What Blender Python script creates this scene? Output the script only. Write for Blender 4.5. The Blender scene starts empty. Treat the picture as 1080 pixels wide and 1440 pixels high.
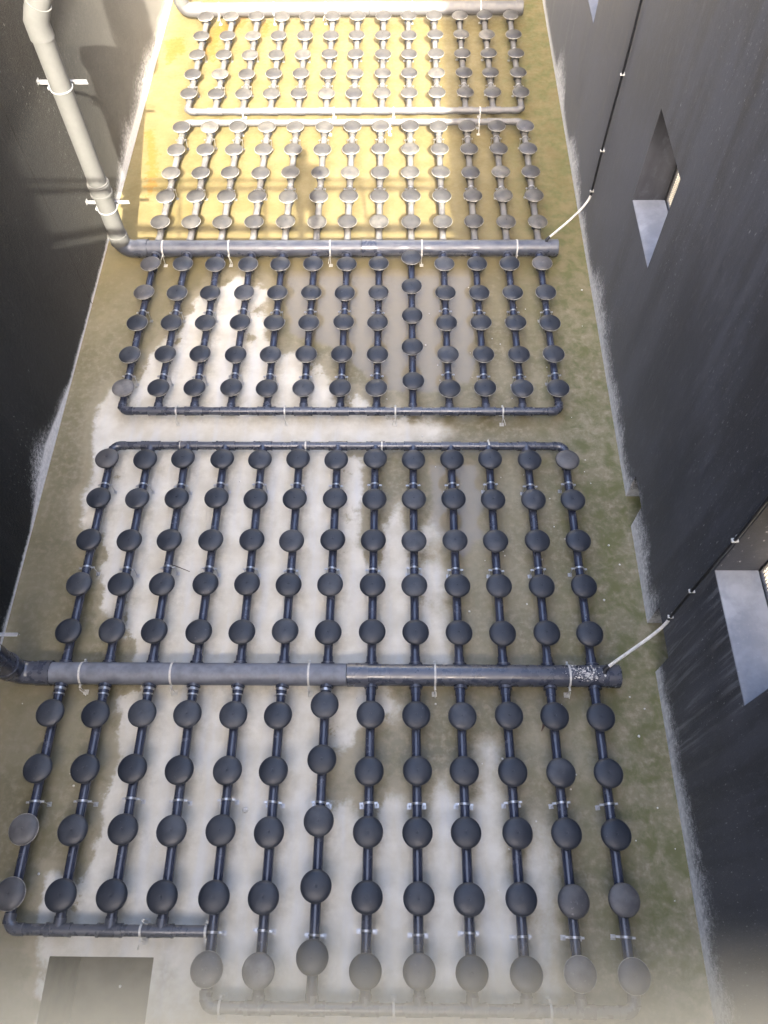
import bpy, math, random
import numpy as np
from mathutils import Vector, Matrix
random.seed(7); rng = np.random.default_rng(3)
S = bpy.context.scene; C = S.collection
PI = math.pi

# ------------------------------------------------------------------ helpers
class MB:
    def __init__(s): s.v = []; s.f = []
    def add(s, vs, fs):
        b = len(s.v); s.v += [tuple(v) for v in vs]; s.f += [tuple(i + b for i in f) for f in fs]; return s
    def box(s, x0, x1, y0, y1, z0, z1):
        return s.add([(x0,y0,z0),(x1,y0,z0),(x1,y1,z0),(x0,y1,z0),(x0,y0,z1),(x1,y0,z1),(x1,y1,z1),(x0,y1,z1)],
              [(3,2,1,0),(4,5,6,7),(0,1,5,4),(1,2,6,5),(2,3,7,6),(3,0,4,7)])
    def tube(s, pts, r, n=20, cap=True):
        """round tube along a polyline; r is a number or one radius per point"""
        pts = [Vector(p) for p in pts]; m = len(pts)
        rs = r if isinstance(r, (list, tuple)) else [r]*m
        ts = []
        for i in range(m):
            a = pts[max(i-1,0)]; b = pts[min(i+1,m-1)]
            t = (b-a)
            if 0 < i < m-1:
                t = (pts[i]-a).normalized() + (b-pts[i]).normalized()
            ts.append(t.normalized() if t.length > 1e-9 else ts[-1])
        up = Vector((0,0,1)) if abs(ts[0].z) < .9 else Vector((1,0,0))
        u = ts[0].cross(up).normalized(); vs = []
        for i in range(m):
            u = (u - ts[i]*u.dot(ts[i])).normalized(); w = ts[i].cross(u)
            for k in range(n):
                a = 2*PI*k/n
                vs.append(pts[i] + (u*math.cos(a) + w*math.sin(a))*rs[i])
        fs = [(i*n+k, i*n+(k+1)%n, (i+1)*n+(k+1)%n, (i+1)*n+k) for i in range(m-1) for k in range(n)]
        if cap:
            fs.append(tuple(range(n-1,-1,-1))); fs.append(tuple((m-1)*n+k for k in range(n)))
        return s.add(vs, fs)
    def lathe(s, prof, n=32, o=(0,0,0)):
        vs = []; fs = []; m = len(prof)
        for r, z in prof:
            for k in range(n):
                a = 2*PI*k/n; vs.append((o[0]+r*math.cos(a), o[1]+r*math.sin(a), o[2]+z))
        for i in range(m-1):
            for k in range(n): fs.append((i*n+k, i*n+(k+1)%n, (i+1)*n+(k+1)%n, (i+1)*n+k))
        return s.add(vs, fs)
    def mesh(s, name, mat, smooth=35):
        me = bpy.data.meshes.new(name); me.from_pydata(s.v, [], s.f); me.validate(); me.update()
        import bmesh
        bm = bmesh.new(); bm.from_mesh(me); bmesh.ops.recalc_face_normals(bm, faces=bm.faces); bm.to_mesh(me); bm.free()
        if smooth:
            me.shade_smooth(); me.set_sharp_from_angle(angle=math.radians(smooth))
        me.materials.append(mat); return me
    def build(s, name, mat, parent=None, loc=(0,0,0), smooth=35):
        return link(s.mesh(name, mat, smooth), name, parent, loc)

def link(me, name, parent=None, loc=(0,0,0), rot=(0,0,0)):
    o = bpy.data.objects.new(name, me); C.objects.link(o); o.location = loc; o.rotation_euler = rot
    if parent: o.parent = parent
    return o
def thing(name, label, cat, loc=(0,0,0), group=None):
    o = link(None, name, None, loc); o.empty_display_size = .1
    o['label'] = label; o['category'] = cat
    if group: o['group'] = group
    return o
def tag(o, label, cat, group=None):
    o['label'] = label; o['category'] = cat
    if group: o['group'] = group
    return o
def struct(o): o['kind'] = 'structure'; return o
def arc(c, r, a0, a1, ax, ay, n=7):
    c = Vector(c); ax = Vector(ax); ay = Vector(ay)
    return [c + (ax*math.cos(a0+(a1-a0)*i/n) + ay*math.sin(a0+(a1-a0)*i/n))*r for i in range(n+1)]
def wobble_tube(p0, p1, r, n=16, seg=6):
    return [Vector(p0).lerp(Vector(p1), i/seg) for i in range(seg+1)]

# ------------------------------------------------------------------ materials
class NT:
    def __init__(s, name):
        s.m = bpy.data.materials.new(name); s.m.use_nodes = True; s.t = s.m.node_tree; s.N = s.t.nodes; s.L = s.t.links
        s.b = s.N['Principled BSDF']
    def n(s, typ, **kw):
        x = s.N.new(typ)
        for k, v in kw.items(): setattr(x, k, v)
        return x
    def put(s, sock, v):
        if isinstance(v, bpy.types.NodeSocket): s.L.new(v, sock)
        elif isinstance(v, (tuple, list)) and len(v) == 3 and sock.type == 'RGBA': sock.default_value = (*v, 1)
        else: sock.default_value = v
    def math(s, op, a, b=0.0, c=None, clamp=False):
        x = s.n('ShaderNodeMath', operation=op, use_clamp=clamp); s.put(x.inputs[0], a); s.put(x.inputs[1], b)
        if c is not None: s.put(x.inputs[2], c)
        return x.outputs[0]
    def mr(s, v, a, b, c=0.0, d=1.0, smooth=True):
        x = s.n('ShaderNodeMapRange', interpolation_type='SMOOTHSTEP' if smooth else 'LINEAR')
        for i, q in enumerate((v, a, b, c, d)): s.put(x.inputs[i], q)
        return x.outputs[0]
    def mix(s, f, a, b, mode='MIX'):
        x = s.n('ShaderNodeMix', data_type='RGBA', blend_type=mode)
        s.put(x.inputs[0], f); s.put(x.inputs[6], a); s.put(x.inputs[7], b); return x.outputs[2]
    def pos(s, scale=(1,1,1), rnd=True):
        """object space for copies (shifted by the object's random number)"""
        tc = s.n('ShaderNodeTexCoord'); oi = s.n('ShaderNodeObjectInfo')
        r = s.math('MULTIPLY', oi.outputs['Random'], 57.0)
        v = s.n('ShaderNodeVectorMath', operation='ADD'); s.put(v.inputs[0], tc.outputs['Object']); s.L.new(r, v.inputs[1])
        m = s.n('ShaderNodeVectorMath', operation='MULTIPLY'); s.L.new(v.outputs[0], m.inputs[0]); m.inputs[1].default_value = scale
        return m.outputs[0]
    def wpos(s, scale=(1,1,1)):
        g = s.n('ShaderNodeNewGeometry')
        m = s.n('ShaderNodeVectorMath', operation='MULTIPLY'); s.L.new(g.outputs['Position'], m.inputs[0]); m.inputs[1].default_value = scale
        return m.outputs[0]
    def noise(s, vec, scale, detail=4, rough=.55, dist=0.0):
        x = s.n('ShaderNodeTexNoise'); s.L.new(vec, x.inputs['Vector'])
        x.inputs['Scale'].default_value = scale; x.inputs['Detail'].default_value = detail; x.inputs['Roughness'].default_value = rough
        x.inputs['Distortion'].default_value = dist
        return x.outputs['Fac']
    def attr(s, name):
        x = s.n('ShaderNodeAttribute', attribute_name=name); return x.outputs['Fac']
    def nz(s):
        g = s.n('ShaderNodeNewGeometry'); x = s.n('ShaderNodeSeparateXYZ'); s.L.new(g.outputs['Normal'], x.inputs[0]); return x.outputs
    def set(s, **kw):
        for k, v in kw.items(): s.put(s.b.inputs[k.replace('_', ' ')], v)
    def bump(s, h, strength=.3, dist=.01):
        x = s.n('ShaderNodeBump'); s.L.new(h, x.inputs['Height']); x.inputs['Strength'].default_value = strength; x.inputs['Distance'].default_value = dist
        s.L.new(x.outputs[0], s.b.inputs['Normal'])

def mat_pvc(name, base, dust, dcol=(.30,.30,.32), rough=.3, spots=.5):
    t = NT(name); p = t.pos(); n1 = t.noise(p, 9, 5); n2 = t.noise(p, 70, 3, .6); nz = t.nz()[2]
    up = t.mr(nz, -.1, .95)
    d = t.math('MULTIPLY', up, t.mr(n1, .32, .68, dust*.35, dust))
    fl = t.math('MULTIPLY', t.mr(n2, .70, .78), t.math('MULTIPLY', t.mr(n1, .5, .62), spots))
    d2 = t.math('MAXIMUM', d, fl)
    col = t.mix(d2, base, dcol)
    t.set(Base_Color=col, Roughness=t.math('ADD', t.math('MULTIPLY', d2, .55), t.mr(n1, .3, .7, rough-.04, rough+.1)))
    t.b.inputs['Specular IOR Level'].default_value = .85
    t.bump(n2, .05, .004); return t.m
def mat_membrane(name, base, dust, dcol, specks=.45):
    t = NT(name); p = t.pos(); n1 = t.noise(p, 6, 5); n2 = t.noise(p, 160, 2, .5); n3 = t.noise(p, 45, 4, .6)
    oi = t.n('ShaderNodeObjectInfo'); rnd = oi.outputs['Random']
    amt = t.math('MULTIPLY', t.mr(n1, .35, .7, .25, 1.0), t.mr(t.math('POWER', rnd, 3.0), 0, 1, dust*.5, dust*2.8, False))
    rr = t.math('FRACT', t.math('MULTIPLY', rnd, 91.7))
    sp = t.math('MULTIPLY', t.mr(n3, .64, .72), t.mr(rr, .45, 1.0, 0.0, specks, False))
    f = t.math('MAXIMUM', amt, sp)
    t.set(Base_Color=t.mix(f, base, dcol), Roughness=t.mr(n1, .3, .7, .40, .54))
    t.b.inputs['Specular IOR Level'].default_value = .5
    t.bump(n2, .25, .003); return t.m
def mat_plain(name, base, rough=.5, metal=0, var=.25, scale=12, bump=.1):
    t = NT(name); p = t.pos(); n1 = t.noise(p, scale, 5); n2 = t.noise(p, scale*9, 3)
    dk = tuple(c*(1-var) for c in base); lt = tuple(min(1, c*(1+var)) for c in base)
    t.set(Base_Color=t.mix(t.mr(n1, .3, .7), dk, lt), Roughness=t.mr(n1, .3, .7, rough-.08, rough+.08), Metallic=float(metal))
    t.bump(n2, bump, .004); return t.m

M = {}
M['pvc'] = mat_pvc('grey_blue_pvc', (.030,.036,.056), .14, rough=.22, spots=.12)
M['pvc_lateral'] = mat_pvc('lateral_pvc', (.025,.031,.055), .06, rough=.16, spots=.15)
M['pvc_dusty'] = mat_pvc('dusty_pvc', (.050,.057,.080), .62, (.26,.275,.31), rough=.36, spots=.8)
M['pvc_slate'] = mat_pvc('slate_pvc', (.042,.049,.070), .42, (.22,.23,.255), rough=.28, spots=.4)
M['pvc_silt_sun'] = mat_pvc('silt_and_sunlit_pvc', (.07,.07,.075), .6, (.27,.255,.225), rough=.5, spots=.8)  # silt, with a paler tone painted in for the sunlit far pipes
M['membrane'] = mat_membrane('black_membrane', (.017,.021,.030), .10, (.18,.19,.21))
M['membrane_silt_sun'] = mat_membrane('silt_and_sunlit_membrane', (.042,.041,.042), .24, (.22,.205,.17))  # silt, its colour lifted further so the far discs look sunlit
M['membrane_dusty'] = mat_membrane('dusty_membrane', (.05,.05,.055), .30, (.30,.29,.28), .8)
M['ring'] = mat_plain('dark_ring', (.03,.033,.042), .45)
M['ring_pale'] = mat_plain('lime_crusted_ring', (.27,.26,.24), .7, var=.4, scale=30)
M['body'] = mat_plain('diffuser_body', (.028,.031,.04), .5)
M['steel'] = mat_plain('stainless_strap', (.50,.50,.50), .36, .85, .12, 40)
M['galv'] = mat_plain('galvanised_steel', (.30,.305,.31), .55, .2, .15, 30)
M['tie'] = mat_plain('pale_strap', (.52,.51,.47), .55, 0, .15, 30)
M['hose'] = mat_plain('pale_hose', (.62,.60,.54), .55, 0, .15, 20)
M['black_tube'] = mat_plain('black_tubing', (.012,.013,.016), .45, 0, .2, 20)
M['black_steel'] = mat_plain('black_painted_steel', (.02,.02,.022), .4)
M['rail'] = mat_plain('weathered_rail_paint', (.115,.104,.076), .6, 0, .08, 9)
M['concrete'] = mat_plain('weathered_concrete', (.34,.33,.30), .85, 0, .2, 3, .3)
M['sill'] = None
M['stone'] = mat_plain('white_stone', (.62,.60,.56), .8, 0, .2, 40, .4)
M['leaf'] = mat_plain('dry_leaf', (.10,.065,.05), .8)
M['cloth_dark'] = mat_plain('dark_cloth', (.03,.035,.05), .85)
M['cloth_blue'] = mat_plain('blue_cloth', (.06,.09,.16), .85)
M['skin'] = mat_plain('skin', (.50,.32,.23), .55, 0, .08, 8)
M['hair'] = mat_plain('black_hair', (.012,.010,.009), .5)

def mat_sill():
    t = NT('bare_concrete_sill'); p = t.wpos(); n1 = t.noise(p, 5, 6, .6); n2 = t.noise(p, 60, 4, .6); n3 = t.noise(p, 2.2, 5, .6, 1.0)
    c = t.mix(t.mr(n1, .35, .7), (.15,.155,.17), (.20,.205,.22))
    c = t.mix(t.mr(n3, .50, .72, 0, .35), c, (.34,.345,.35))
    c = t.mix(t.mr(n2, .66, .74, 0, .35), c, (.5,.51,.52))
    t.set(Base_Color=c, Roughness=.85); t.bump(n2, .3, .006); return t.m
M['sill'] = mat_sill()

def mat_wall(name, dark, grey, side):
    """black waterproof paint with dust, runs and white lime bloom along the foot"""
    t = NT(name); g = t.n('ShaderNodeNewGeometry'); x = t.n('ShaderNodeSeparateXYZ'); t.L.new(g.outputs['Position'], x.inputs[0])
    Y, Z = x.outputs[1], x.outputs[2]
    streak = t.noise(t.wpos((1, 2.2, .16)), 2.2, 6, .6, .4)
    diag = t.noise(t.wpos((1, 1, 1)), .55, 5, .6, .6)
    fine = t.noise(t.wpos((1, 3.2, .7)), 9, 6, .65)
    grain = t.noise(t.wpos(), 85, 6, .75)
    grain2 = t.noise(t.wpos(), 22, 6, .7)
    big = t.noise(t.wpos((1, 1, .6)), 1.1, 4, .5)
    f = t.math('ADD', t.math('MULTIPLY', streak, .55), t.math('MULTIPLY', diag, .45))
    c = t.mix(t.mr(f, .40, .62), dark, grey)
    c = t.mix(t.mr(fine, .52, .76, 0, .4), c, tuple(q*2.1 for q in grey))
    # dribbles and flecks of lime
    fl = t.math('MULTIPLY', t.mr(t.noise(t.wpos((1, 2.2, .55)), 30, 3, .6), .64, .72), t.mr(big, .46, .60, 0, .6))
    c = t.mix(fl, c, (.40,.40,.40))
    # lime bloom above the floor line
    if side == 'right':
        hgt = t.mr(big, .3, .7, .20, .52)
    else:
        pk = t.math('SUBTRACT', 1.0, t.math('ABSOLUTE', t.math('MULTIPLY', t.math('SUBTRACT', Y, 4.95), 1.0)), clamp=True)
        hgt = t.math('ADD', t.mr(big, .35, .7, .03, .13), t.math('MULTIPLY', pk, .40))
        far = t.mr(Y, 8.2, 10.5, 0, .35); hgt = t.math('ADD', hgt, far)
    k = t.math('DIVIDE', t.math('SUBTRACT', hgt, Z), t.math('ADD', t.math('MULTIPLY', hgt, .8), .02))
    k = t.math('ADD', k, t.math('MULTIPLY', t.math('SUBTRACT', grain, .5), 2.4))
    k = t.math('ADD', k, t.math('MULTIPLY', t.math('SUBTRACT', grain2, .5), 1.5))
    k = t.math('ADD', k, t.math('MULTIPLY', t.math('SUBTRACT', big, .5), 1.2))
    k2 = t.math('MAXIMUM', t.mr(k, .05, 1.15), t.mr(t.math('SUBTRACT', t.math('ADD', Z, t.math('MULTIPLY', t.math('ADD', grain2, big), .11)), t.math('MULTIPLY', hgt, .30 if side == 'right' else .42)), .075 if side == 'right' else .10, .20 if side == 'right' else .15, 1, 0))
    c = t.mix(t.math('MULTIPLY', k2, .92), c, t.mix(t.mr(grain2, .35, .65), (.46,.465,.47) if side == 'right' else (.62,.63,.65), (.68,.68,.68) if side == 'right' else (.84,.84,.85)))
    if side == 'right':    # runs of lime below the low window
        run = t.noise(t.wpos((1, 5.5, .28)), 3.0, 6, .7, .3)
        m = t.math('MULTIPLY', t.math('MULTIPLY', t.mr(Y, 1.45, 1.75), t.mr(Y, 2.5, 2.85, 1, 0)), t.math('MULTIPLY', t.mr(Z, 1.2, 1.74), t.mr(Z, 1.742, 1.75, 1, 0, False)))
        m2 = t.math('MULTIPLY', t.math('MULTIPLY', t.mr(Y, 1.1, 1.75), t.mr(Y, 2.5, 2.95, 1, 0)), t.mr(Z, .5, 1.5, 1, .0))
        c = t.mix(t.math('MULTIPLY', t.mr(run, .47, .66), t.math('MULTIPLY', t.math('MAXIMUM', m, m2), .5)), c, (.20,.20,.21))
    if side == 'left':     # pour joint in the wall
        j = t.math('ABSOLUTE', t.math('SUBTRACT', t.math('ADD', Y, t.math('MULTIPLY', t.math('SUBTRACT', diag, .5), .06)), 7.31))
        c = t.mix(t.mr(j, .004, .012, .9, 0), c, (.004,.004,.004))
    t.set(Base_Color=c, Roughness=t.mr(f, .3, .7, .48, .66))
    t.b.inputs['Specular IOR Level'].default_value = SHEEN[side][3]
    t.b.inputs['Sheen Weight'].default_value = SHEEN[side][0]; t.b.inputs['Sheen Roughness'].default_value = SHEEN[side][1]
    t.b.inputs['Sheen Tint'].default_value = (*SHEEN[side][2], 1)
    t.bump(t.math('ADD', t.math('MULTIPLY', grain, .5), t.math('MULTIPLY', grain2, .6)), .22 if side == 'right' else .5, .010); return t.m
SHEEN = {'left': (1.0, .19, (1,.96,.86), .08), 'right': (.16, .35, (.86,.90,1.0), .30)}
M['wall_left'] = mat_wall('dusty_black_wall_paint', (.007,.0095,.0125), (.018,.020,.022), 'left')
M['wall_right'] = mat_wall('streaked_black_wall_paint', (.007,.0075,.0095), (.038,.039,.045), 'right')

# ------------------------------------------------------------------ layout numbers (metres)
XL, XR = -3.27, 3.165            # inner faces of the two long walls
WT = .345                         # wall thickness
SUN = Vector((-.094, .793, -.603)).normalized()
PITCH = .42; NC = 13
LX = [(i-6)*PITCH for i in range(NC)]
LZ, HZ, HR, LR, MR = .155, .175, .105, .0435, .049
Y_HEAD = {'near': 2.346, 'middle': 8.122, 'far': 13.877}
ROWS = {
 'E': dict(ys=[1.941,1.448,.947,.440,-.079], head='near', man=-.330, phr='just in front of the near header'),
 'D': dict(ys=[2.747,3.246,3.744,4.244,4.745], head='near', man=4.987, phr='just behind the near header'),
 'C': dict(ys=[7.753,7.247,6.745,6.241,5.733], head='middle', man=5.470, phr='just in front of the middle header'),
 'B': dict(ys=[8.546,9.056,9.556,10.066,10.584], head='middle', man=10.825, phr='just behind the middle header'),
 'A': dict(ys=[13.515,12.955,12.425,11.911,11.402], head='far', man=11.102, phr='just in front of the farthest header'),
}
CLAMPS = {'E': [1.20,.19], 'D': [4.47,3.46], 'C': [7.01,5.99], 'B': [9.32,10.42], 'A': [12.66,11.72]}

# ------------------------------------------------------------------ tank floor
DRY = [(-2.87,5.36),(-2.86,5.67),(-2.78,5.91),(-2.55,6.05),(-2.43,6.38),(-2.22,6.73),(-2.12,7.03),(-1.98,7.33),(-1.77,7.62),(-1.65,7.8),(-1.44,7.83),(-1.13,7.71),(-1.0,7.52),(-1.01,7.25),(-1.0,6.79),(-0.76,6.47),(-0.6,6.5),(-0.39,6.33),(-0.22,6.27),(-0.14,6.1),(-0.09,5.81),(0.08,5.81),(0.17,5.87),(0.27,5.76),(0.51,5.71),(0.8,5.57),(1.09,5.45),(1.25,5.32),(1.1,5.15),(0.67,5.07),(0.15,5.0),(0.27,4.92),(0.29,4.64),(0.26,4.23),(0.26,3.92),(0.31,3.75),(0.36,3.62),(0.45,3.79),(0.48,4.14),(0.6,4.27),(0.71,4.3),(0.79,3.88),(0.84,3.63),(0.86,4.01),(0.9,4.14),(1.0,4.14),(1.05,3.97),(1.06,3.75),(1.15,3.49),(1.12,3.15),(1.24,2.76),(1.26,2.47),(0.68,2.4),(0.68,2.26),(0.69,2.11),(0.62,1.95),(0.31,1.88),(0.23,1.74),(0.09,1.59),(0.08,1.34),(0.13,1.25),(0.24,1.26),(0.32,1.13),(0.42,1.1),(0.52,1.28),(0.61,1.31),(0.74,1.28),(0.8,1.13),(0.88,1.16),(1.0,1.34),(1.09,1.39),(1.19,1.31),(1.28,1.22),(1.41,1.58),(1.48,1.71),(1.54,1.71),(1.59,1.6),(1.58,1.47),(1.63,1.32),(1.65,1.05),(1.67,0.7),(1.8,0.93),(1.88,1.08),(1.98,0.93),(2.0,0.65),(1.92,0.27),(1.91,-0.13),(1.97,-0.42),(1.99,-1.3),(-2.19,-1.3),(-2.23,-0.46),(-2.28,0.03),(-2.29,0.13),(-2.39,0.29),(-2.4,0.42),(-2.36,0.64),(-2.14,0.59),(-2.04,0.73),(-2.0,0.99),(-2.0,1.35),(-1.89,1.61),(-2.06,1.83),(-2.02,2.17),(-1.9,2.49),(-1.96,2.6),(-2.15,2.9),(-2.37,3.09),(-2.54,3.7),(-2.72,3.99),(-2.81,4.44),(-2.73,4.56),(-2.79,4.96),(-2.87,5.16)]
PUD1 = [(-0.83,7.93),(1.63,7.93),(1.68,7.02),(1.59,6.0),(1.01,5.83),(0.5,5.89),(0.33,6.05),(-0.03,6.55),(-0.39,6.67),(-0.71,6.79)]
PUD2 = [(0.99,4.9),(1.57,4.9),(1.62,4.3),(1.55,3.92),(1.34,3.55),(1.09,3.97),(1.02,4.18)]
STAINS = [[(-3.24,13.22),(-2.93,13.43),(-2.83,13.01),(-3.09,12.61)], [(-3.15,10.86),(-3.05,10.89),(-2.88,10.27),(-2.78,9.47),(-2.89,9.4)],
          [(-2.51,13.64),(-1.95,14.07),(-1.87,13.85),(-2.3,13.32),(-2.34,12.7),(-2.49,12.91)], [(-1.7,13.95),(-1.51,13.84),(-1.5,13.41),(-1.61,13.37)]]
SUMP = (-2.19, -1.33, -.95, .005)
def sdist(poly, P):
    """signed distance (inside positive) of the points P to a polygon"""
    a = np.array(poly); b = np.roll(a, -1, 0); d = np.full(len(P), 1e9); ins = np.zeros(len(P), bool)
    for (ax, ay), (bx, by) in zip(a, b):
        ex, ey = bx-ax, by-ay; t = np.clip(((P[:,0]-ax)*ex + (P[:,1]-ay)*ey)/(ex*ex+ey*ey+1e-12), 0, 1)
        d = np.minimum(d, np.hypot(P[:,0]-ax-t*ex, P[:,1]-ay-t*ey))
        c = ((ay > P[:,1]) != (by > P[:,1])) & (P[:,0] < ex*(P[:,1]-ay)/(ey if abs(ey) > 1e-12 else 1e-12)+ax); ins ^= c
    return np.where(ins, d, -d)

def mat_floor():
    t = NT('silted_concrete_floor'); w = t.wpos()
    g = t.n('ShaderNodeNewGeometry'); x = t.n('ShaderNodeSeparateXYZ'); t.L.new(g.outputs['Position'], x.inputs[0]); X, Y = x.outputs[0], x.outputs[1]
    n1 = t.noise(w, 3.2, 6, .6); n2 = t.noise(w, 14, 6, .65); n3 = t.noise(w, 60, 5, .7); n4 = t.noise(w, .9, 4, .5); n5 = t.noise(w, 5, 7, .68, .25)
    streak = t.noise(t.wpos((3, .35, 1)), 2.0, 5, .6)
    sd = t.attr('dry'); pud = t.attr('puddle'); st = t.attr('stain'); halo = t.attr('halo')
    d = t.math('ADD', sd, t.math('MULTIPLY', t.math('SUBTRACT', n1, .5), .16))
    d = t.math('ADD', d, t.math('MULTIPLY', t.math('SUBTRACT', n2, .5), .13))
    d = t.math('SUBTRACT', d, t.math('MULTIPLY', halo, t.mr(n5, .34, .72, .02, .34)))
    rightsoft = t.mr(X, .2, 1.6, .05, .17)
    dry = t.mr(d, t.math('MULTIPLY', rightsoft, -1.0), rightsoft)
    rim = t.math('MULTIPLY', t.mr(t.math('ABSOLUTE', t.math('ADD', d, .05)), 0, .14, 1, 0), .4)
    # dry pale screed
    cd = t.mix(t.mr(n1, .3, .7), (.51,.475,.39), (.63,.605,.535))
    cd = t.mix(t.mr(streak, .45, .68, 0, .55), cd, (.55,.555,.55))
    cd = t.mix(t.mr(n5, .55, .75, 0, .35), cd, (.44,.385,.28))
    cd = t.mix(t.mr(n3, .62, .75, 0, .25), cd, (.33,.30,.24))
    # damp silt: olive brown near, ochre towards the far end
    near = t.mix(t.mr(n4, .3, .7), (.145,.128,.068), (.25,.222,.142))
    near = t.mix(t.mr(n2, .42, .68, 0, .7), near, (.32,.28,.20))
    near = t.mix(t.mr(n5, .44, .72, 0, .5), near, (.135,.122,.055))
    far = t.mix(t.mr(n1, .3, .7), (.150,.116,.044), (.195,.157,.070))
    far = t.mix(t.mr(n5, .48, .74, 0, .5), far, (.135,.122,.046))
    far = t.mix(t.mr(n2, .55, .72, 0, .35), far, (.24,.205,.115))
    cw = t.mix(t.mr(t.math('ADD', Y, t.math('MULTIPLY', n1, 1.2)), 6.4, 9.8), near, far)
    cw = t.mix(t.mr(n3, .62, .74, 0, .35), cw, (.07,.06,.03))
    edge = t.mr(X, 2.0, 2.85, 0, .8)     # algae by the right wall
    cw = t.mix(t.math('MULTIPLY', edge, t.mr(n5, .36, .66)), cw, (.098,.104,.030))
    lf = t.math('MULTIPLY', t.mr(X, -2.9, -2.2, .45, 0), t.mr(Y, 3.5, 6, 1, .2))
    cw = t.mix(lf, cw, (.105,.093,.058))
    cw = t.mix(t.mr(d, -.30, .02, 0, .42), cw, (.35,.315,.24))
    cw = t.mix(rim, cw, (.31,.265,.17))
    stn = t.math('ADD', st, t.math('ADD', t.math('MULTIPLY', t.math('SUBTRACT', n2, .5), .5), t.math('MULTIPLY', t.math('SUBTRACT', n1, .5), .3)))
    cw = t.mix(t.mr(stn, -.02, .03, 0, .8), cw, (.19,.105,.016))
    gp = t.mr(t.math('ADD', pud, t.math('MULTIPLY', t.math('SUBTRACT', n1, .5), .25)), -.02, .05)
    cw = t.mix(t.math('MULTIPLY', gp, .75), cw, (.235,.195,.125))
    c = t.mix(dry, cw, cd)
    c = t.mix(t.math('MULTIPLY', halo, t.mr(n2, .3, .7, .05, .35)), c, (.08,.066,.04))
    t.set(Base_Color=c)
    rough = t.math('ADD', t.math('MULTIPLY', dry, .82), t.math('MULTIPLY', t.math('SUBTRACT', 1.0, dry), t.mr(n2, .35, .65, .38, .66)))
    wet = t.math('MULTIPLY', gp, t.math('SUBTRACT', 1.0, dry))
    t.set(Roughness=rough)
    t.put(t.b.inputs['Coat Weight'], t.math('MULTIPLY', wet, 1.0)); t.b.inputs['Coat Roughness'].default_value = .02; t.b.inputs['Coat IOR'].default_value = 1.5
    h = t.math('ADD', t.math('MULTIPLY', n2, .5), t.math('MULTIPLY', n3, .4))
    t.bump(t.math('MULTIPLY', h, t.math('SUBTRACT', 1.0, wet)), .35, .008); return t.m
M['floor'] = mat_floor()

def make_floor():
    st = .04
    xs = np.unique(np.round(np.concatenate([np.arange(XL-.3, XR+.42, st), SUMP[:2]]), 4)); ys = np.unique(np.round(np.concatenate([np.arange(-7, 18.3, st), SUMP[2:]]), 4))
    gx, gy = np.meshgrid(xs, ys); P = np.stack([gx.ravel(), gy.ravel()], 1); nx, ny = len(xs), len(ys)
    i, j = np.meshgrid(np.arange(nx-1), np.arange(ny-1)); i = i.ravel(); j = j.ravel()
    cx = (xs[i]+xs[i+1])/2; cy = (ys[j]+ys[j+1])/2
    keep = ~((cx > SUMP[0]) & (cx < SUMP[1]) & (cy > SUMP[2]) & (cy < SUMP[3])); i = i[keep]; j = j[keep]
    F = np.stack([j*nx+i, j*nx+i+1, (j+1)*nx+i+1, (j+1)*nx+i], 1)
    me = bpy.data.meshes.new('tank_floor'); me.from_pydata(np.column_stack([P, np.zeros(len(P))]).tolist(), [], F.tolist()); me.update()
    def put(nm, a):
        at = me.attributes.new(nm, 'FLOAT', 'POINT'); at.data.foreach_set('value', np.clip(a, -2, 2).astype(np.float32))
    put('dry', sdist(DRY, P)); put('puddle', np.maximum(sdist(PUD1, P), sdist(PUD2, P)))
    put('stain', np.max([sdist(s, P) for s in STAINS], 0))
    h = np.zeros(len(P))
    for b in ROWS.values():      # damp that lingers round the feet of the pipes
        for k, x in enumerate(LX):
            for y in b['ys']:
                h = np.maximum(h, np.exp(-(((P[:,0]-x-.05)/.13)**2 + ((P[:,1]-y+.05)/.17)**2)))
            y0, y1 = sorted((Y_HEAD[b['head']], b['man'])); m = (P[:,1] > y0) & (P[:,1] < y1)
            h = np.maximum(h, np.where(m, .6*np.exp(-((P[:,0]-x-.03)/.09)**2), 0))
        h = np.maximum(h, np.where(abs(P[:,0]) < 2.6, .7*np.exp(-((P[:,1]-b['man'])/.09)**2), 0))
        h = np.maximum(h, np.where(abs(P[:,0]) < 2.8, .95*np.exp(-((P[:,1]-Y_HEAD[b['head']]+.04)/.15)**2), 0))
    put('halo', h); me.materials.append(M['floor'])
    struct(link(me, 'tank_floor'))
    t = NT('sump_silt'); p = t.wpos(); n = t.noise(p, 5, 5)
    t.set(Base_Color=t.mix(t.mr(n, .3, .7), (.06,.054,.038), (.11,.10,.072)), Roughness=.6); t.bump(n, .3, .02)
    b = MB(); x0, x1, y0, y1 = SUMP; z = -.75
    b.add([(x0,y0,0),(x1,y0,0),(x1,y1,0),(x0,y1,0),(x0,y0,z),(x1,y0,z),(x1,y1,z),(x0,y1,z)], [(0,1,5,4),(1,2,6,5),(2,3,7,6),(3,0,4,7),(4,5,6,7)])
    struct(b.build('sump_pit', t.m, smooth=0))
make_floor()

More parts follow.
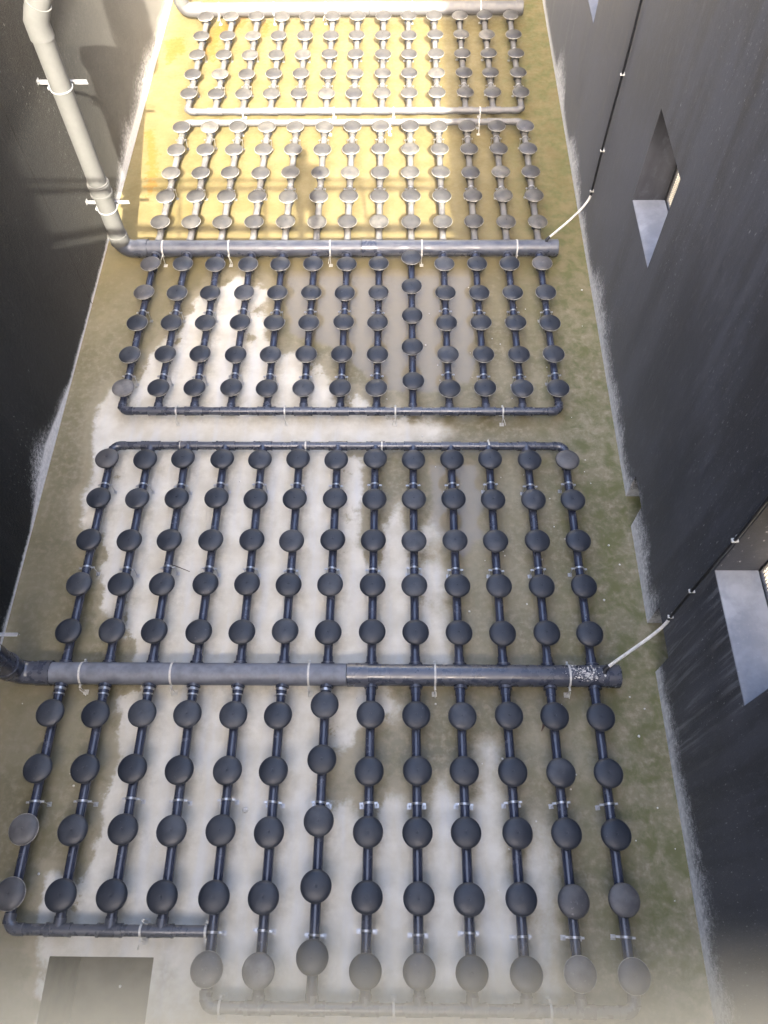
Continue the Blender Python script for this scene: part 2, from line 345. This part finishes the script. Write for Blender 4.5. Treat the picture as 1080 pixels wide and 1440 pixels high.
# ------------------------------------------------------------------ walls
def wall_mesh(x0, x1, y0, y1, z0, z1, holes):
    """solid wall slab with rectangular openings (ya, yb, za, zb) and their reveals"""
    ys = sorted({y0, y1, *[h[0] for h in holes], *[h[1] for h in holes]}); zs = sorted({z0, z1, *[h[2] for h in holes], *[h[3] for h in holes]})
    hole = lambda y, z: any(h[0] < y < h[1] and h[2] < z < h[3] for h in holes)
    b = MB()
    S_ = [[not hole((ys[j]+ys[j+1])/2, (zs[k]+zs[k+1])/2) for k in range(len(zs)-1)] for j in range(len(ys)-1)]
    V = {}
    def v(x, y, z):
        if (x,y,z) not in V: V[(x,y,z)] = len(b.v); b.v.append((x,y,z))
        return V[(x,y,z)]
    nj, nk = len(ys)-1, len(zs)-1
    for j in range(nj):
        for k in range(nk):
            if not S_[j][k]: continue
            a, c, e, f = ys[j], ys[j+1], zs[k], zs[k+1]
            for X in (x0, x1): b.f.append((v(X,a,e), v(X,c,e), v(X,c,f), v(X,a,f)))
            for (dj, dk, q) in ((-1,0,((a,e),(a,f))), (1,0,((c,e),(c,f))), (0,-1,((a,e),(c,e))), (0,1,((a,f),(c,f)))):
                J, K = j+dj, k+dk
                if not (0 <= J < nj and 0 <= K < nk) or not S_[J][K]:
                    (p, r), (s_, u) = q; b.f.append((v(x0,p,r), v(x1,p,r), v(x1,s_,u), v(x0,s_,u)))
    return b
TOP = 6.6
WIN = [(-2.79,-1.72), (1.62,2.70), (6.05,7.07), (10.45,11.49), (14.86,15.9)]
WZ = (1.742, 2.788)
holes = [(a, b, *WZ) for a, b in WIN] + [(4.06,4.435,-.0,.41), (2.45,2.955,-.0,.41)]
holes = [(a, b, max(c, -.3) if c > 0 else -.02, d) for a, b, c, d in holes]
rw = thing('tank_wall', 'dark streaked tank wall on the right, with square screened window openings', 'wall', (XR, 2, 0))
def at(par, o): o.parent = par; o.matrix_parent_inverse = Matrix.Translation(-Vector(par.location)); return o
at(rw, wall_mesh(XR, XR+WT, -7, 18, -.3, TOP, holes).build('wall_body', M['wall_right'], smooth=0))
for a, b in WIN:
    at(rw, MB().box(XR+.002, XR+WT-.002, a+.002, b-.002, WZ[0]-.02, WZ[0]+.012).build('window_sill', M['sill'], smooth=0))
    f = MB(); X0, X1 = XR+WT+.004, XR+WT+.034; w = .045; z0, z1 = WZ[0]-.03, WZ[1]+.03; a2, b2 = a-.03, b+.03
    f.box(X0,X1,a2,a2+w,z0,z1).box(X0,X1,b2-w,b2,z0,z1).box(X0,X1,a2+w,b2-w,z0,z0+w).box(X0,X1,a2+w,b2-w,z1-w,z1)
    scr = at(rw, f.build('window_screen', M['black_steel'], smooth=0))
    g = MB(); n = 34; xm = (X0+X1)/2
    for i in range(1, n):
        y = a2+w+(b2-a2-2*w)*i/n; g.box(xm-.002,xm+.002,y-.0022,y+.0022,z0+w,z1-w)
        z = z0+w+(z1-z0-2*w)*i/n; g.box(xm+.003,xm+.007,a2+w,b2-w,z-.0022,z+.0022)
    m = g.build('wire_mesh', M['black_steel'], smooth=0); m.parent = scr
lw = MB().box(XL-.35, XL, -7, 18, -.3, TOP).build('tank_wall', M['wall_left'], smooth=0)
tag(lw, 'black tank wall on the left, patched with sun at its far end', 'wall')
# end walls and everything above the rim (outside the photograph, they shade the tank)
tag(MB().box(XL-.35, XR+WT, 18.005, 18.35, -.3, TOP).build('tank_wall', M['concrete'], smooth=0), 'bare concrete cross wall closing the far end of the tank', 'wall')
tag(MB().box(XL-.35, XR+WT, -7.35, -7.005, -.3, 11.1).build('tank_wall', M['concrete'], smooth=0), 'bare concrete cross wall closing the near end, unseen and raised to block sun', 'wall')  # extra height added to keep the sun off the near floor
b = MB(); pr = [(-7.0,TOP+.003),(6.6,TOP+.003),(6.6,6.7),(.25,11.4),(-7.0,11.4)]; n = len(pr)  # unseen shade caster, its slope cut along the sun rays
b.add([(x, y, z) for x in (XR+.02, XR+WT-.02) for y, z in pr], [tuple(range(n)), tuple(range(2*n-1, n-1, -1))] + [(i, (i+1)%n, n+(i+1)%n, n+i) for i in range(n)])
tag(b.build('shade_wall', M['concrete'], smooth=0), 'unseen concrete wall on the right tank wall, sloping top shaped for its shade', 'wall')
struct(MB().box(XL-.35, XL+.67, -.9, 18, 6.604, 6.78).build('gallery_slab', M['concrete'], smooth=0))
struct(MB().box(XL+.674, XR-.004, -1.75, -.15, 6.34, 6.59).build('walkway_slab', M['concrete'], smooth=0))
def mat_ground():
    t = NT('dry_ground'); w = t.wpos(); n1 = t.noise(w, 1.2, 6); n2 = t.noise(w, 25, 5)
    t.set(Base_Color=t.mix(t.mr(n1, .3, .7), (.22,.19,.135), (.30,.27,.21)), Roughness=.9); t.bump(n2, .4, .02); return t.m
b = MB(); G = 600; xa, xb, ya, yb = XL-.345, XR+WT-.005, -7.345, 18.345; zg = .95
b.add([(-G,-G,zg),(G,-G,zg),(G,G,zg),(-G,G,zg),(xa,ya,zg),(xb,ya,zg),(xb,yb,zg),(xa,yb,zg)], [(0,1,5,4),(1,2,6,5),(2,3,7,6),(3,0,4,7)])
struct(b.build('ground', mat_ground(), smooth=0))

# ------------------------------------------------------------------ discs on their pipes
def ord_(i): return ['first','second','third','fourth','fifth','sixth','seventh'][i]
# one disc: body with saddle (part), membrane and ring (sub-parts); local origin on the pipe axis
def me_body():
    b = MB(); b.lathe([(.0,.045),(.036,.045),(.040,.062),(.060,.070),(.122,.088),(.127,.094),(.126,.100),(.1,.102)], 32)
    b.tube([(0,-.052,0),(0,.052,0)], LR+.007, 22)
    b.box(-.062,-.048,-.02,.02,-.016,.016).box(.048,.062,-.02,.02,-.016,.016)
    return b.mesh('disc_body', M['body'])
def me_membrane(m):
    prof = [(.1275*math.sin(a), .098+.040*math.cos(a)) for a in [0, .16,.32,.5,.7,.9,1.1,1.3,1.45,1.5708]]
    prof = [(.0,.141),(.009,.141),(.011,.1365)] + [q for q in prof if q[0] > .012]
    return MB().lathe(prof, 36).mesh('membrane', m, 60)
def me_ring(m, w=.006):
    n = 36; prof = [(.127+w*math.cos(a), .0965+.0065*math.sin(a)) for a in np.linspace(-1.4, 2.6, 7)]
    return MB().lathe(prof, n).mesh('retaining_ring', m, 60)
def me_clamp():
    b = MB(); n = 24; vs = []; r0, r1 = LR+.001, LR+.0055
    b.lathe([(r0,-.009),(r1,-.009),(r1,.009),(r0,.009)], n); b.v = [(x, z, -y) for x, y, z in b.v]
    for s in (-1, 1):
        x = s*.066; b.box(min(s*.046,s*.082), max(s*.046,s*.078), -.009, .009, -.004, .0)
        b.tube([(x,0,-.15),(x,0,.012)], .004, 8); b.tube([(x,0,.0),(x,0,.008)], .0085, 6)
        b.box(x-.02, x+.02, -.02, .02, -.155, -.150)
    return b.mesh('pipe_clamp', M['steel'])
ME = dict(body=me_body(), clamp=me_clamp(), mem=me_membrane(M['membrane']), mem_s=me_membrane(M['membrane_silt_sun']), mem_d=me_membrane(M['membrane_dusty']),
          ring=me_ring(M['ring'], .003), ring_p=me_ring(M['ring_pale'], .0036))
DUSTY = {('E',0,2),('E',0,3),('E',4,4),('E',5,4),('E',12,3),('E',11,3),('E',8,4),('E',11,4),('E',12,4),('C',0,0),('C',0,1),('C',0,4),('C',12,0),('B',12,4),('D',0,4),('D',12,4),('B',12,3)}
PALE = {('E',4,4),('E',11,4),('E',12,4),('E',0,3),('E',0,2)}
for blk, B in ROWS.items():
    h = Y_HEAD[B['head']]; sgn = 1 if B['man'] > h else -1
    pipes = {}
    for i in range(NC):
        short = blk == 'E' and i < 4
        man = .193 if short else B['man']
        ys = B['ys'][:4] if short else B['ys']
        far = blk in 'AB'
        side = f'{ord_(i)} from the left wall' if i < 7 else ('midmost' if i == 99 else f'{ord_(12-i)} from the right wall')
        lead = 'short four-disc pipe' if short else ('sunlit disc pipe' if far and i < 10 else ('shaded disc pipe' if far else 'grey disc pipe'))
        off = 0; zo = 0
        if blk == 'E' and i == 6: off = .092
        if blk == 'C' and i == 8: off = .11
        t = thing('diffuser_pipe', f'{lead}, {side}, {B["phr"]}', 'disc pipe', (LX[i]+random.uniform(-.006,.006), h, LZ), 'disc pipes fixed across the tank floor')
        key = (short,)
        if key not in pipes:
            b = MB(); b.tube([(0, sgn*.09, 0), (0, man-h-sgn*(MR-.01), 0)], LR, 24)
            # socket sleeves where the pipe meets header and cross pipe
            b.tube([(0, sgn*.10, 0), (0, sgn*.185, 0)], LR+.006, 24)
            b.tube([(0, man-h-sgn*.10, 0), (0, man-h-sgn*(MR-.012), 0)], LR+.0055, 24)
            pipes[key] = b.mesh('pipe', M['pvc_silt_sun'] if far else M['pvc_lateral'])
        link(pipes[key], 'pipe', t)
        for k, y in enumerate(ys):
            d = link(ME['body'], 'disc_diffuser', t, (random.uniform(-.003,.003), y-h+off+random.uniform(-.008,.008), 0), (random.uniform(-.03,.03), random.uniform(-.035,.035), 0))
            q = (blk, i, k)
            pl = far or blk == 'C' or q in PALE
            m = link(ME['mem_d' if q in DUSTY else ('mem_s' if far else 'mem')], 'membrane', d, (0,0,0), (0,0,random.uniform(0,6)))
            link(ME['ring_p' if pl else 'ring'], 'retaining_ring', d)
        for y in CLAMPS[blk]:
            if short and y < .3: continue
            if blk == 'E' and i < 4 and y < .3: continue
            c = link(ME['clamp'], 'pipe_clamp', t, (0, y-h+(off*.0)+random.uniform(-.018,.018), 0), (0, 0, random.uniform(-.09,.09)))
        if blk == 'E' and i < 7:
            b = MB(); b.tube([(0,-.135,0),(0,-.158,0)], LR+.011, 24, False).tube([(0,-.190,0),(0,-.205,0)], LR+.0085, 24, False)
            b.box(-.012,.012,-.158,-.135,LR+.008,LR+.022)
            link(b.mesh('hose_clamp', M['steel']), 'hose_clamp', t)

# ------------------------------------------------------------------ ties, headers, cross pipes
def me_tie(R, zc, kind):
    """strap round a pipe lying along X with tails of wire and threaded rods to the floor"""
    b = MB(); b.lathe([(R+.001,-.009),(R+.004,-.009),(R+.004,.009),(R+.001,.009)], 26); b.v = [(z, x, y) for x, y, z in b.v]
    for s in (-1, 1):
        y = s*(R+.026); b.box(-.010,.010,min(s*(R+.002),s*(R+.038)),max(s*(R+.002),s*(R+.038)),-.004,.0)
        b.tube([(0,y,-zc),(0,y,.018)], .004, 8); b.tube([(0,y,.0),(0,y,.009)], .0085, 6)
        b.box(-.024,.024,y-.024,y+.024,-zc+.001,-zc+.007)
    q = random.uniform(-.03,.03); y = -(R+.05)
    b.tube([(.0,y,0),(q*.5,y-.01,-.02),(q,y-.02,-.05),(q*1.4,y-.035,-.085)], .0045, 7)
    return b
def header(kind, label, dusty_left):
    y = Y_HEAD[kind]; t = thing('air_header', label, 'header pipe', (0, y, 0), 'thick header pipes lying across the tank')
    left, right = -2.76, 2.76
    mats = {'near': (M['pvc_dusty'], M['pvc']), 'middle': (M['pvc_slate'], M['pvc_slate']), 'far': (M['pvc_silt_sun'], M['pvc_silt_sun'])}[kind]
    xj = .19
    MB().tube([(left+.0,0,HZ),(xj-.005,0,HZ)], HR, 36).build('pipe', mats[0], t)
    MB().tube([(xj,0,HZ),(right-.03,0,HZ)], HR-.002, 36).build('pipe', mats[1], t)
    MB().tube([(xj+.003,0,HZ),(xj+.20,0,HZ)], HR+.007, 36).build('coupling', M['pvc'] if kind != 'far' else M['pvc_silt_sun'], t)
    MB().tube([(right-.12,0,HZ),(right-.01,0,HZ),(right,0,HZ)], [HR+.006,HR+.006,HR-.004], 36).build('end_cap', mats[1], t)
    # bend up to the downpipe
    r = .15; c = (-2.815, 0, HZ+r); pts = [(-2.70,0,HZ)] + arc(c, r, -PI/2, -PI, (1,0,0), (0,0,1), 8)
    b = MB(); b.tube(pts, HR+.007, 32); b.tube([(-2.76,0,HZ),(-2.62,0,HZ)], HR+.014, 32)
    b.build('elbow', M['pvc'] if kind == 'near' else mats[0], t)
    cm = MB(); ring = None
    for s in (-1, 1):
        if kind == 'far' and s > 0: continue
        b = MB(); b.tube([(0,s*.075,0),(0,s*.118,0)], LR+.016, 22); b.tube([(0,s*.112,0),(0,s*.122,0)], LR+.022, 22)
        me = b.mesh('branch_collar', M['pvc'] if kind == 'near' else mats[0])
        for x in LX: link(me, 'branch_collar', t, (x, 0, LZ))
    for x in {'near': (-2.33,-1.47,-.17,1.02,2.28), 'middle': (-2.42,-1.55,-.22,.98,2.22), 'far': (-2.34,-1.42,-.55,.9,2.05)}[kind]:
        me_tie(HR, HZ, kind).build('pipe_tie', M['tie'], t, (x, 0, HZ))
    return t
hn = header('near', 'near header pipe, its left half dusty light grey and right half dark', True)
b = MB(); rs = random.Random(5)
for _ in range(190):      # mortar splashed over the pipe where the purge hose enters
    x = rs.gauss(2.42, .09); a = rs.gauss(PI/2, .38); q = .002+.009*rs.random()**3; R = HR+.001
    if x > 2.62: continue
    b.lathe([(.0005,.0022),(q*.7,.0014),(q,-.004)], 7); n = 21
    for i in range(len(b.v)-n, len(b.v)):
        u, v, w_ = b.v[i]; b.v[i] = (x+u*rs.uniform(.8,1.5), math.cos(a)*(R+w_)+v*math.sin(a), HZ+math.sin(a)*(R+w_)-v*math.cos(a))
b.build('mortar_splash', M['stone'], hn)['kind'] = 'stuff'
header('middle', 'middle header pipe, dusty grey, along the edge of the sunlit floor', True)
header('far', 'farthest header pipe, pale in the sun at the top of the picture', True)

def cross(y, x0, x1, laterals, sgn, label, mat, ties, x_el0=True, x_el1=True):
    """cross pipe closing the ends of a row of disc pipes; sgn: side on which they join"""
    t = thing('cross_pipe', label, 'cross pipe', (0, y, 0), 'cross pipes closing the rows of disc pipes'); z = LZ; r = .085
    a = x0 + (r if x_el0 else 0); c = x1 - (r if x_el1 else 0)
    MB().tube([(a,0,z),(c,0,z)], MR-.004, 24).build('pipe', mat, t)
    for x, on, q in ((x0, x_el0, 1), (x1, x_el1, -1)):
        if not on: continue
        pts = [(x+q*(r+.05),0,z)] + arc((x+q*r, sgn*r, z), r, -PI/2, -PI, (q,0,0), (0,sgn,0), 8) + [(x, sgn*(r+.03), z)]
        MB().tube(pts, MR+.001, 22).build('elbow', mat, t)
    b = MB(); b.tube([(-.105,0,0),(.105,0,0)], MR+.003, 24); b.tube([(0,0,0),(0,sgn*.085,0)], MR+.001, 22)
    b.tube([(-.105,0,0),(-.088,0,0)], MR+.006, 24).tube([(.088,0,0),(.105,0,0)], MR+.006, 24)
    me = b.mesh('tee_fitting', mat)
    for x in laterals:
        if (x_el0 and abs(x-x0) < .01) or (x_el1 and abs(x-x1) < .01): continue
        link(me, 'tee_fitting', t, (x, 0, z))
    for x in ties: me_tie(MR, z, '').build('pipe_tie', M['tie'], t, (x, 0, z))
    return t
TI = (-1.86, -.65, .47, 1.66)
cross(ROWS['D']['man'], LX[0], LX[-1], LX, -1, 'dark cross pipe at the back of the near rows, before the pale floor strip', M['pvc'], (-1.77,-.36,.49,1.68))
cross(ROWS['C']['man'], LX[0], LX[-1], LX, 1, 'dark cross pipe just behind the pale bare strip of floor', M['pvc'], (-1.88,-.63,.64,1.87))
cross(ROWS['B']['man'], LX[0], LX[-1], LX, -1, 'sunlit cross pipe nearer the camera of the far close pair', M['pvc_silt_sun'], (-1.67,-.35,.55,1.87))
cross(ROWS['A']['man'], LX[0], LX[-1], LX, 1, 'sunlit cross pipe farther from the camera of the far close pair', M['pvc_silt_sun'], (-1.67,-.3,.6,1.9))
cross(.193, LX[0], LX[4]-.035, LX[:4], 1, 'short cross pipe at the lower left, beside the sump pit', M['pvc'], (-1.42,-.9+.01), True, False)
cross(ROWS['E']['man'], LX[4], LX[-1], LX[4:], 1, 'nearest cross pipe at the bottom edge of the picture', M['pvc'], (-.72,.64,1.86))

# ------------------------------------------------------------------ air downpipes on the left wall
def downpipe(kind, label, mat):
    y = Y_HEAD[kind]; x = -2.965; R = .112
    t = thing('downpipe', label, 'downpipe', (x, y, .30), 'air downpipes on the left wall')
    o = lambda b, n, m: b.build(n, m, t, (-x, -y, -.30))
    o(MB().tube([(x,y,.31),(x,y,3.06),(x+.01,y,3.09)] + [(x+.03,y,3.13),(x+.11,y,3.27)] + [(x+.14,y,3.33),(x+.15,y,3.40),(x+.15,y,7.3)], R, 36), 'pipe', mat)
    o(MB().tube([(x,y,.30),(x,y,.42)], R+.012, 36), 'collar', mat)
    o(MB().tube([(x,y,1.02),(x,y,1.20)], R+.015, 36).tube([(x,y,1.03),(x,y,1.06)], R+.024, 36).tube([(x,y,1.15),(x,y,1.18)], R+.022, 36), 'collar', mat)
    o(MB().tube([(x,y,2.90),(x,y,3.06),(x+.045,y,3.155),(x+.09,y,3.235)], R+.012, 36), 'collar', mat)
    for z in (.80, 2.36):
        b = MB(); yb = y+R+.02
        b.box(XL+.004, x+.235, yb, yb+.035, z-.006, z).box(XL+.004, x+.235, yb+.030, yb+.036, z-.05, z-.006)
        b.box(XL+.002, XL+.010, yb-.01, yb+.05, z-.035, z+.015)
        b.lathe([(R+.001,-.006),(R+.011,-.006),(R+.011,.006),(R+.001,.006)], 30, (x, y, z+.012))
        b.box(x-R-.03, x-R+.0, y-.03, yb+.03, z+.004, z+.03)
        o(b, 'bracket', M['galv'])
    return t
M['pvc_pale'] = mat_pvc('pale_grey_pvc', (.085,.085,.08), .55, (.19,.185,.17), rough=.7, spots=.9)  # pale grey with mottled dust
downpipe('middle', 'pale grey downpipe on white brackets, running down the left wall in the sun', M['pvc_pale'])
downpipe('near', 'dark downpipe with a black bend at the left edge by the near header', M['pvc'])
downpipe('far', 'downpipe of the farthest header at the top left corner', M['pvc_pale'])

# ------------------------------------------------------------------ purge tubes on the right wall
def purge(y, head, label):
    t = thing('purge_tube', label, 'tube', (XR-.03, y, .6), 'purge tubes down the right wall'); L = (-(XR-.03), -y, -.6)
    r = .014; pts = [(XR-.03 + .004*math.sin(z*3), y+.012*math.sin(z*2.1), z) for z in np.linspace(.66, 6.6, 22)]
    MB().tube(pts, r, 10).build('tube', M['black_tube'], t, L)
    hx, hy = 2.60, Y_HEAD[head]
    P0, P3 = Vector((XR-.03, y, .66)), Vector((hx, hy+.03, HZ+HR+.01))
    P1, P2 = P0 + Vector((-.05,-.06,-.16)), P3 + Vector((.2,.13,.10))
    bz = [P0*(1-s)**3 + P1*3*s*(1-s)**2 + P2*3*s*s*(1-s) + P3*s**3 for s in np.linspace(0, 1, 18)]
    MB().tube(bz, .0155, 12).build('hose', M['hose'], t, L)
    MB().tube(bz[-2:] + [Vector((hx,hy,HZ+HR-.01))], .02, 12).build('nozzle', M['black_tube'], t, L)
    for z in (.72, 1.30, 2.25, 3.4):
        q = .012*math.sin(z*2.1); b = MB(); b.box(XR-.052, XR-.002, y+q-.014, y+q+.016, z-.008, z+.008).box(XR-.010, XR-.002, y+q+.016, y+q+.045, z-.014, z+.010)
        b.build('clip', M['tie'], t, L)
purge(8.53, 'middle', 'thin purge tube down the right wall, pale hose to the middle header')
purge(2.715, 'near', 'thin purge tube past the low right window, pale hose to the near header')

# ------------------------------------------------------------------ bits lying on the floor
def lump(name, label, cat, loc, r, mat, flat=.6, group=None):
    import bmesh
    bm = bmesh.new(); bmesh.ops.create_icosphere(bm, subdivisions=2, radius=r)
    for v in bm.verts: v.co *= random.uniform(.82, 1.18); v.co.z *= flat
    me = bpy.data.meshes.new(name); bm.to_mesh(me); bm.free(); me.materials.append(mat); me.shade_smooth()
    return tag(link(me, name, None, (loc[0], loc[1], r*flat*.8)), label, cat, group)
lump('pebble', 'white pebble alone on the pale floor between two disc pipes', 'pebble', (-.69, 1.15), .024, M['stone'])
crumbs = [(2.95,3.6),(2.85,2.2),(-2.82,4.93),(2.2,2.75),(1.95,3.15),(2.42,3.9),(2.72,4.75),(-2.3,1.35),(.85,2.13),(1.0,2.12),(2.6,2.72),(-2.45,.62),(-1.6,-.2),(2.95,1.2),(2.5,7.4),(-2.95,2.1),(1.75,3.75),(2.3,4.4)]
rc = random.Random(11)
crumbs += [(rc.uniform(1.0,3.05) if rc.random() < .8 else rc.uniform(-3.1,1), rc.uniform(.3,7.8)) for _ in range(70)]
for k, q in enumerate(crumbs):
    lump('plaster_crumb', 'small pale crumb of plaster lying on the tank floor', 'crumb', (q[0]+.03, q[1]), random.uniform(.005,.012), M['stone'], .7, 'plaster crumbs on the floor')
b = MB(); b.tube([(0,-.06,.012),(.02,-.02,.02),(.03,.02,.016),(.055,.055,.012)], [.004,.010,.009,.003], 7)
tag(b.build('twig', M['leaf'], None, (2.01, 1.93, 0)), 'dark curled twig on the brown floor below the near header', 'twig')
b = MB(); b.tube([(-.14,.05,.006),(-.03,.01,.008),(.12,-.05,.006)], .004, 6)
tag(b.build('twig', M['leaf'], None, (-1.62, 3.55, 0)), 'thin straight straw on the pale floor behind the near header', 'twig')

# ------------------------------------------------------------------ railing and photographer above the tank
rt = thing('guard_railing', 'weathered cream guard railing along the walkway edge, blurred at the bottom', 'railing', (0, -.1, 6.59)); L = (0, .1, -6.59)
ye, zt, bv = -.0042, 7.300, .003      # square hollow section with slightly rounded edges
sec = [(ye-.05+bv,zt),(ye-bv,zt),(ye-bv*.3,zt-bv*.3),(ye,zt-bv),(ye,zt-.05+bv),(ye-bv,zt-.05),(ye-.05+bv,zt-.05),(ye-.05,zt-.05+bv),(ye-.05,zt-bv),(ye-.05+bv*.3,zt-bv*.3)]
n = len(sec); b = MB(); b.add([(x, y, z) for x in (XL+.70, XR-.03) for y, z in sec], [(i, (i+1)%n, n+(i+1)%n, n+i) for i in range(n)] + [tuple(range(n)), tuple(range(2*n-1, n-1, -1))])
b.build('top_rail', M['rail'], rt, L)
MB().tube([(XL+.70,-.13,7.49),(XR-.03,-.13,7.49)], .022, 16).build('hand_rail', M['rail'], rt, L)
MB().box(XL+.70, XR-.03, -.075, -.063, 6.62, 6.74).build('toe_board', M['rail'], rt, L, 0)
for x in (-2.5,-1.3,-.1,1.3,2.5): 
    MB().tube([(x,-.10,6.55),(x,-.10,7.34),(x,-.13,7.49)], .018, 14).build('post', M['rail'], rt, L)

def person():
    t_ = None
    bx, by, bz = .53, -.50, 6.59
    V = []; E = []; Rr = []
    def j(p, r, par=None):
        V.append((bx+p[0], by+p[1], bz+p[2])); Rr.append(r); k = len(V)-1
        if par is not None: E.append((par, k))
        return k
    pel = j((0,0,.88), (.145,.105)); wa = j((0,.02,1.02), (.125,.09), pel); ch = j((0,.04,1.24), (.16,.105), wa); ns = j((0,.05,1.38), (.085,.07), ch)
    nk = j((0,.06,1.45), (.05,.05), ns)
    for s in (-1,1):
        hp = j((s*.09,0,.82), (.085,.085), pel); kn = j((s*.10,.03,.46), (.058,.058), hp); an = j((s*.11,-.02,.08), (.036,.036), kn)
        j((s*.12,.13,.035), (.034,.028), an)
        sh = j((s*.19,.05,1.34), (.055,.055), ns); el = j((s*.23,.22,1.12), (.040,.040), sh); wr = j((s*.085,.43,.99 if s < 0 else .97), (.027,.027), el)
    me = bpy.data.meshes.new('person'); me.from_pydata(V, E, []); me.update()
    o = link(me, 'person'); o.modifiers.new('Skin', 'SKIN')
    for k, r in enumerate(Rr): me.skin_vertices[0].data[k].radius = r
    me.skin_vertices[0].data[0].use_root = True
    sb = o.modifiers.new('Sub', 'SUBSURF'); sb.levels = sb.render_levels = 2
    me.materials.append(M['cloth_dark'])
    tag(o, 'person in dark clothes standing on the walkway behind the railing', 'person')
    b = MB(); c = (bx, by+.07, bz+1.545)
    prof = [(.001,-.115),(.045,-.105),(.062,-.06),(.073,0),(.074,.04),(.06,.085),(.03,.108),(.001,.114)]
    b.lathe(prof, 20, c); b.v = [(c[0]+(x-c[0]), c[1]+(y-c[1])*1.22, z) for x, y, z in b.v]
    b.tube([(c[0],c[1]+.085,c[2]+.01),(c[0],c[1]+.108,c[2]-.025)], [.010,.014], 8)
    for s in (-1,1): b.tube([(c[0]+s*.072,c[1]-.005,c[2]+.025),(c[0]+s*.078,c[1]-.01,c[2]-.03)], .014, 8)
    b.build('head', M['skin'], o)
    h = MB(); h.lathe([(.082,.0),(.084,.05),(.068,.098),(.034,.120),(.001,.126)], 20, (c[0], c[1]-.018, c[2])); h.v = [(x, c[1]+(y-c[1])*1.18, z) for x, y, z in h.v]
    h.build('hair', M['hair'], o)
person()

# ------------------------------------------------------------------ light, sky, camera
w = bpy.data.worlds.new('World'); S.world = w; w.use_nodes = True
bg = w.node_tree.nodes['Background']; sky = w.node_tree.nodes.new('ShaderNodeTexSky'); sky.sky_type = 'NISHITA'; sky.sun_disc = False
sky.sun_elevation = math.asin(-SUN.z); sky.sun_rotation = math.atan2(-SUN.x, -SUN.y); sky.air_density = .7; sky.dust_density = 6.0; sky.ozone_density = .3
w.node_tree.links.new(sky.outputs[0], bg.inputs[0]); bg.inputs[1].default_value = .15
sl = bpy.data.lights.new('sun', 'SUN'); sl.energy = 2.3; sl.angle = math.radians(.42); sl.color = (1, .93, .80)
so = bpy.data.objects.new('sun', sl); C.objects.link(so); so.rotation_euler = SUN.to_track_quat('-Z', 'Y').to_euler(); so.location = (2, -10, 14)

cd = bpy.data.cameras.new('camera'); cam = bpy.data.objects.new('camera', cd); C.objects.link(cam)
rtv, upv, fwv = Vector((.99937,.02824-.01,0)), None, None
def cam_axes(p, yw, r):
    cp, sp, cy, sy = math.cos(p), math.sin(p), math.cos(yw), math.sin(yw)
    Zm = Matrix(((cy,-sy,0),(sy,cy,0),(0,0,1)))
    fw = Zm @ Vector((0,cp,-sp)); up = Zm @ Vector((0,sp,cp)); rt_ = Zm @ Vector((1,0,0))
    return rt_*math.cos(r)+up*math.sin(r), -rt_*math.sin(r)+up*math.cos(r), fw
a, u, f = cam_axes(math.radians(60.157), math.radians(1.619), math.radians(-1.236))
cam.matrix_world = Matrix(((a.x,u.x,-f.x,.639),(a.y,u.y,-f.y,0),(a.z,u.z,-f.z,7.369),(0,0,0,1)))
cd.sensor_fit = 'VERTICAL'; cd.sensor_height = 36; cd.lens = 27.5; cd.clip_start = .005; cd.clip_end = 2000
cd.dof.use_dof = True; cd.dof.focus_distance = 8.8; cd.dof.aperture_fstop = 1.45
S.camera = cam
S.view_settings.view_transform = 'Standard'; S.view_settings.look = 'None'; S.view_settings.gamma = 1; S.view_settings.exposure = 3.38
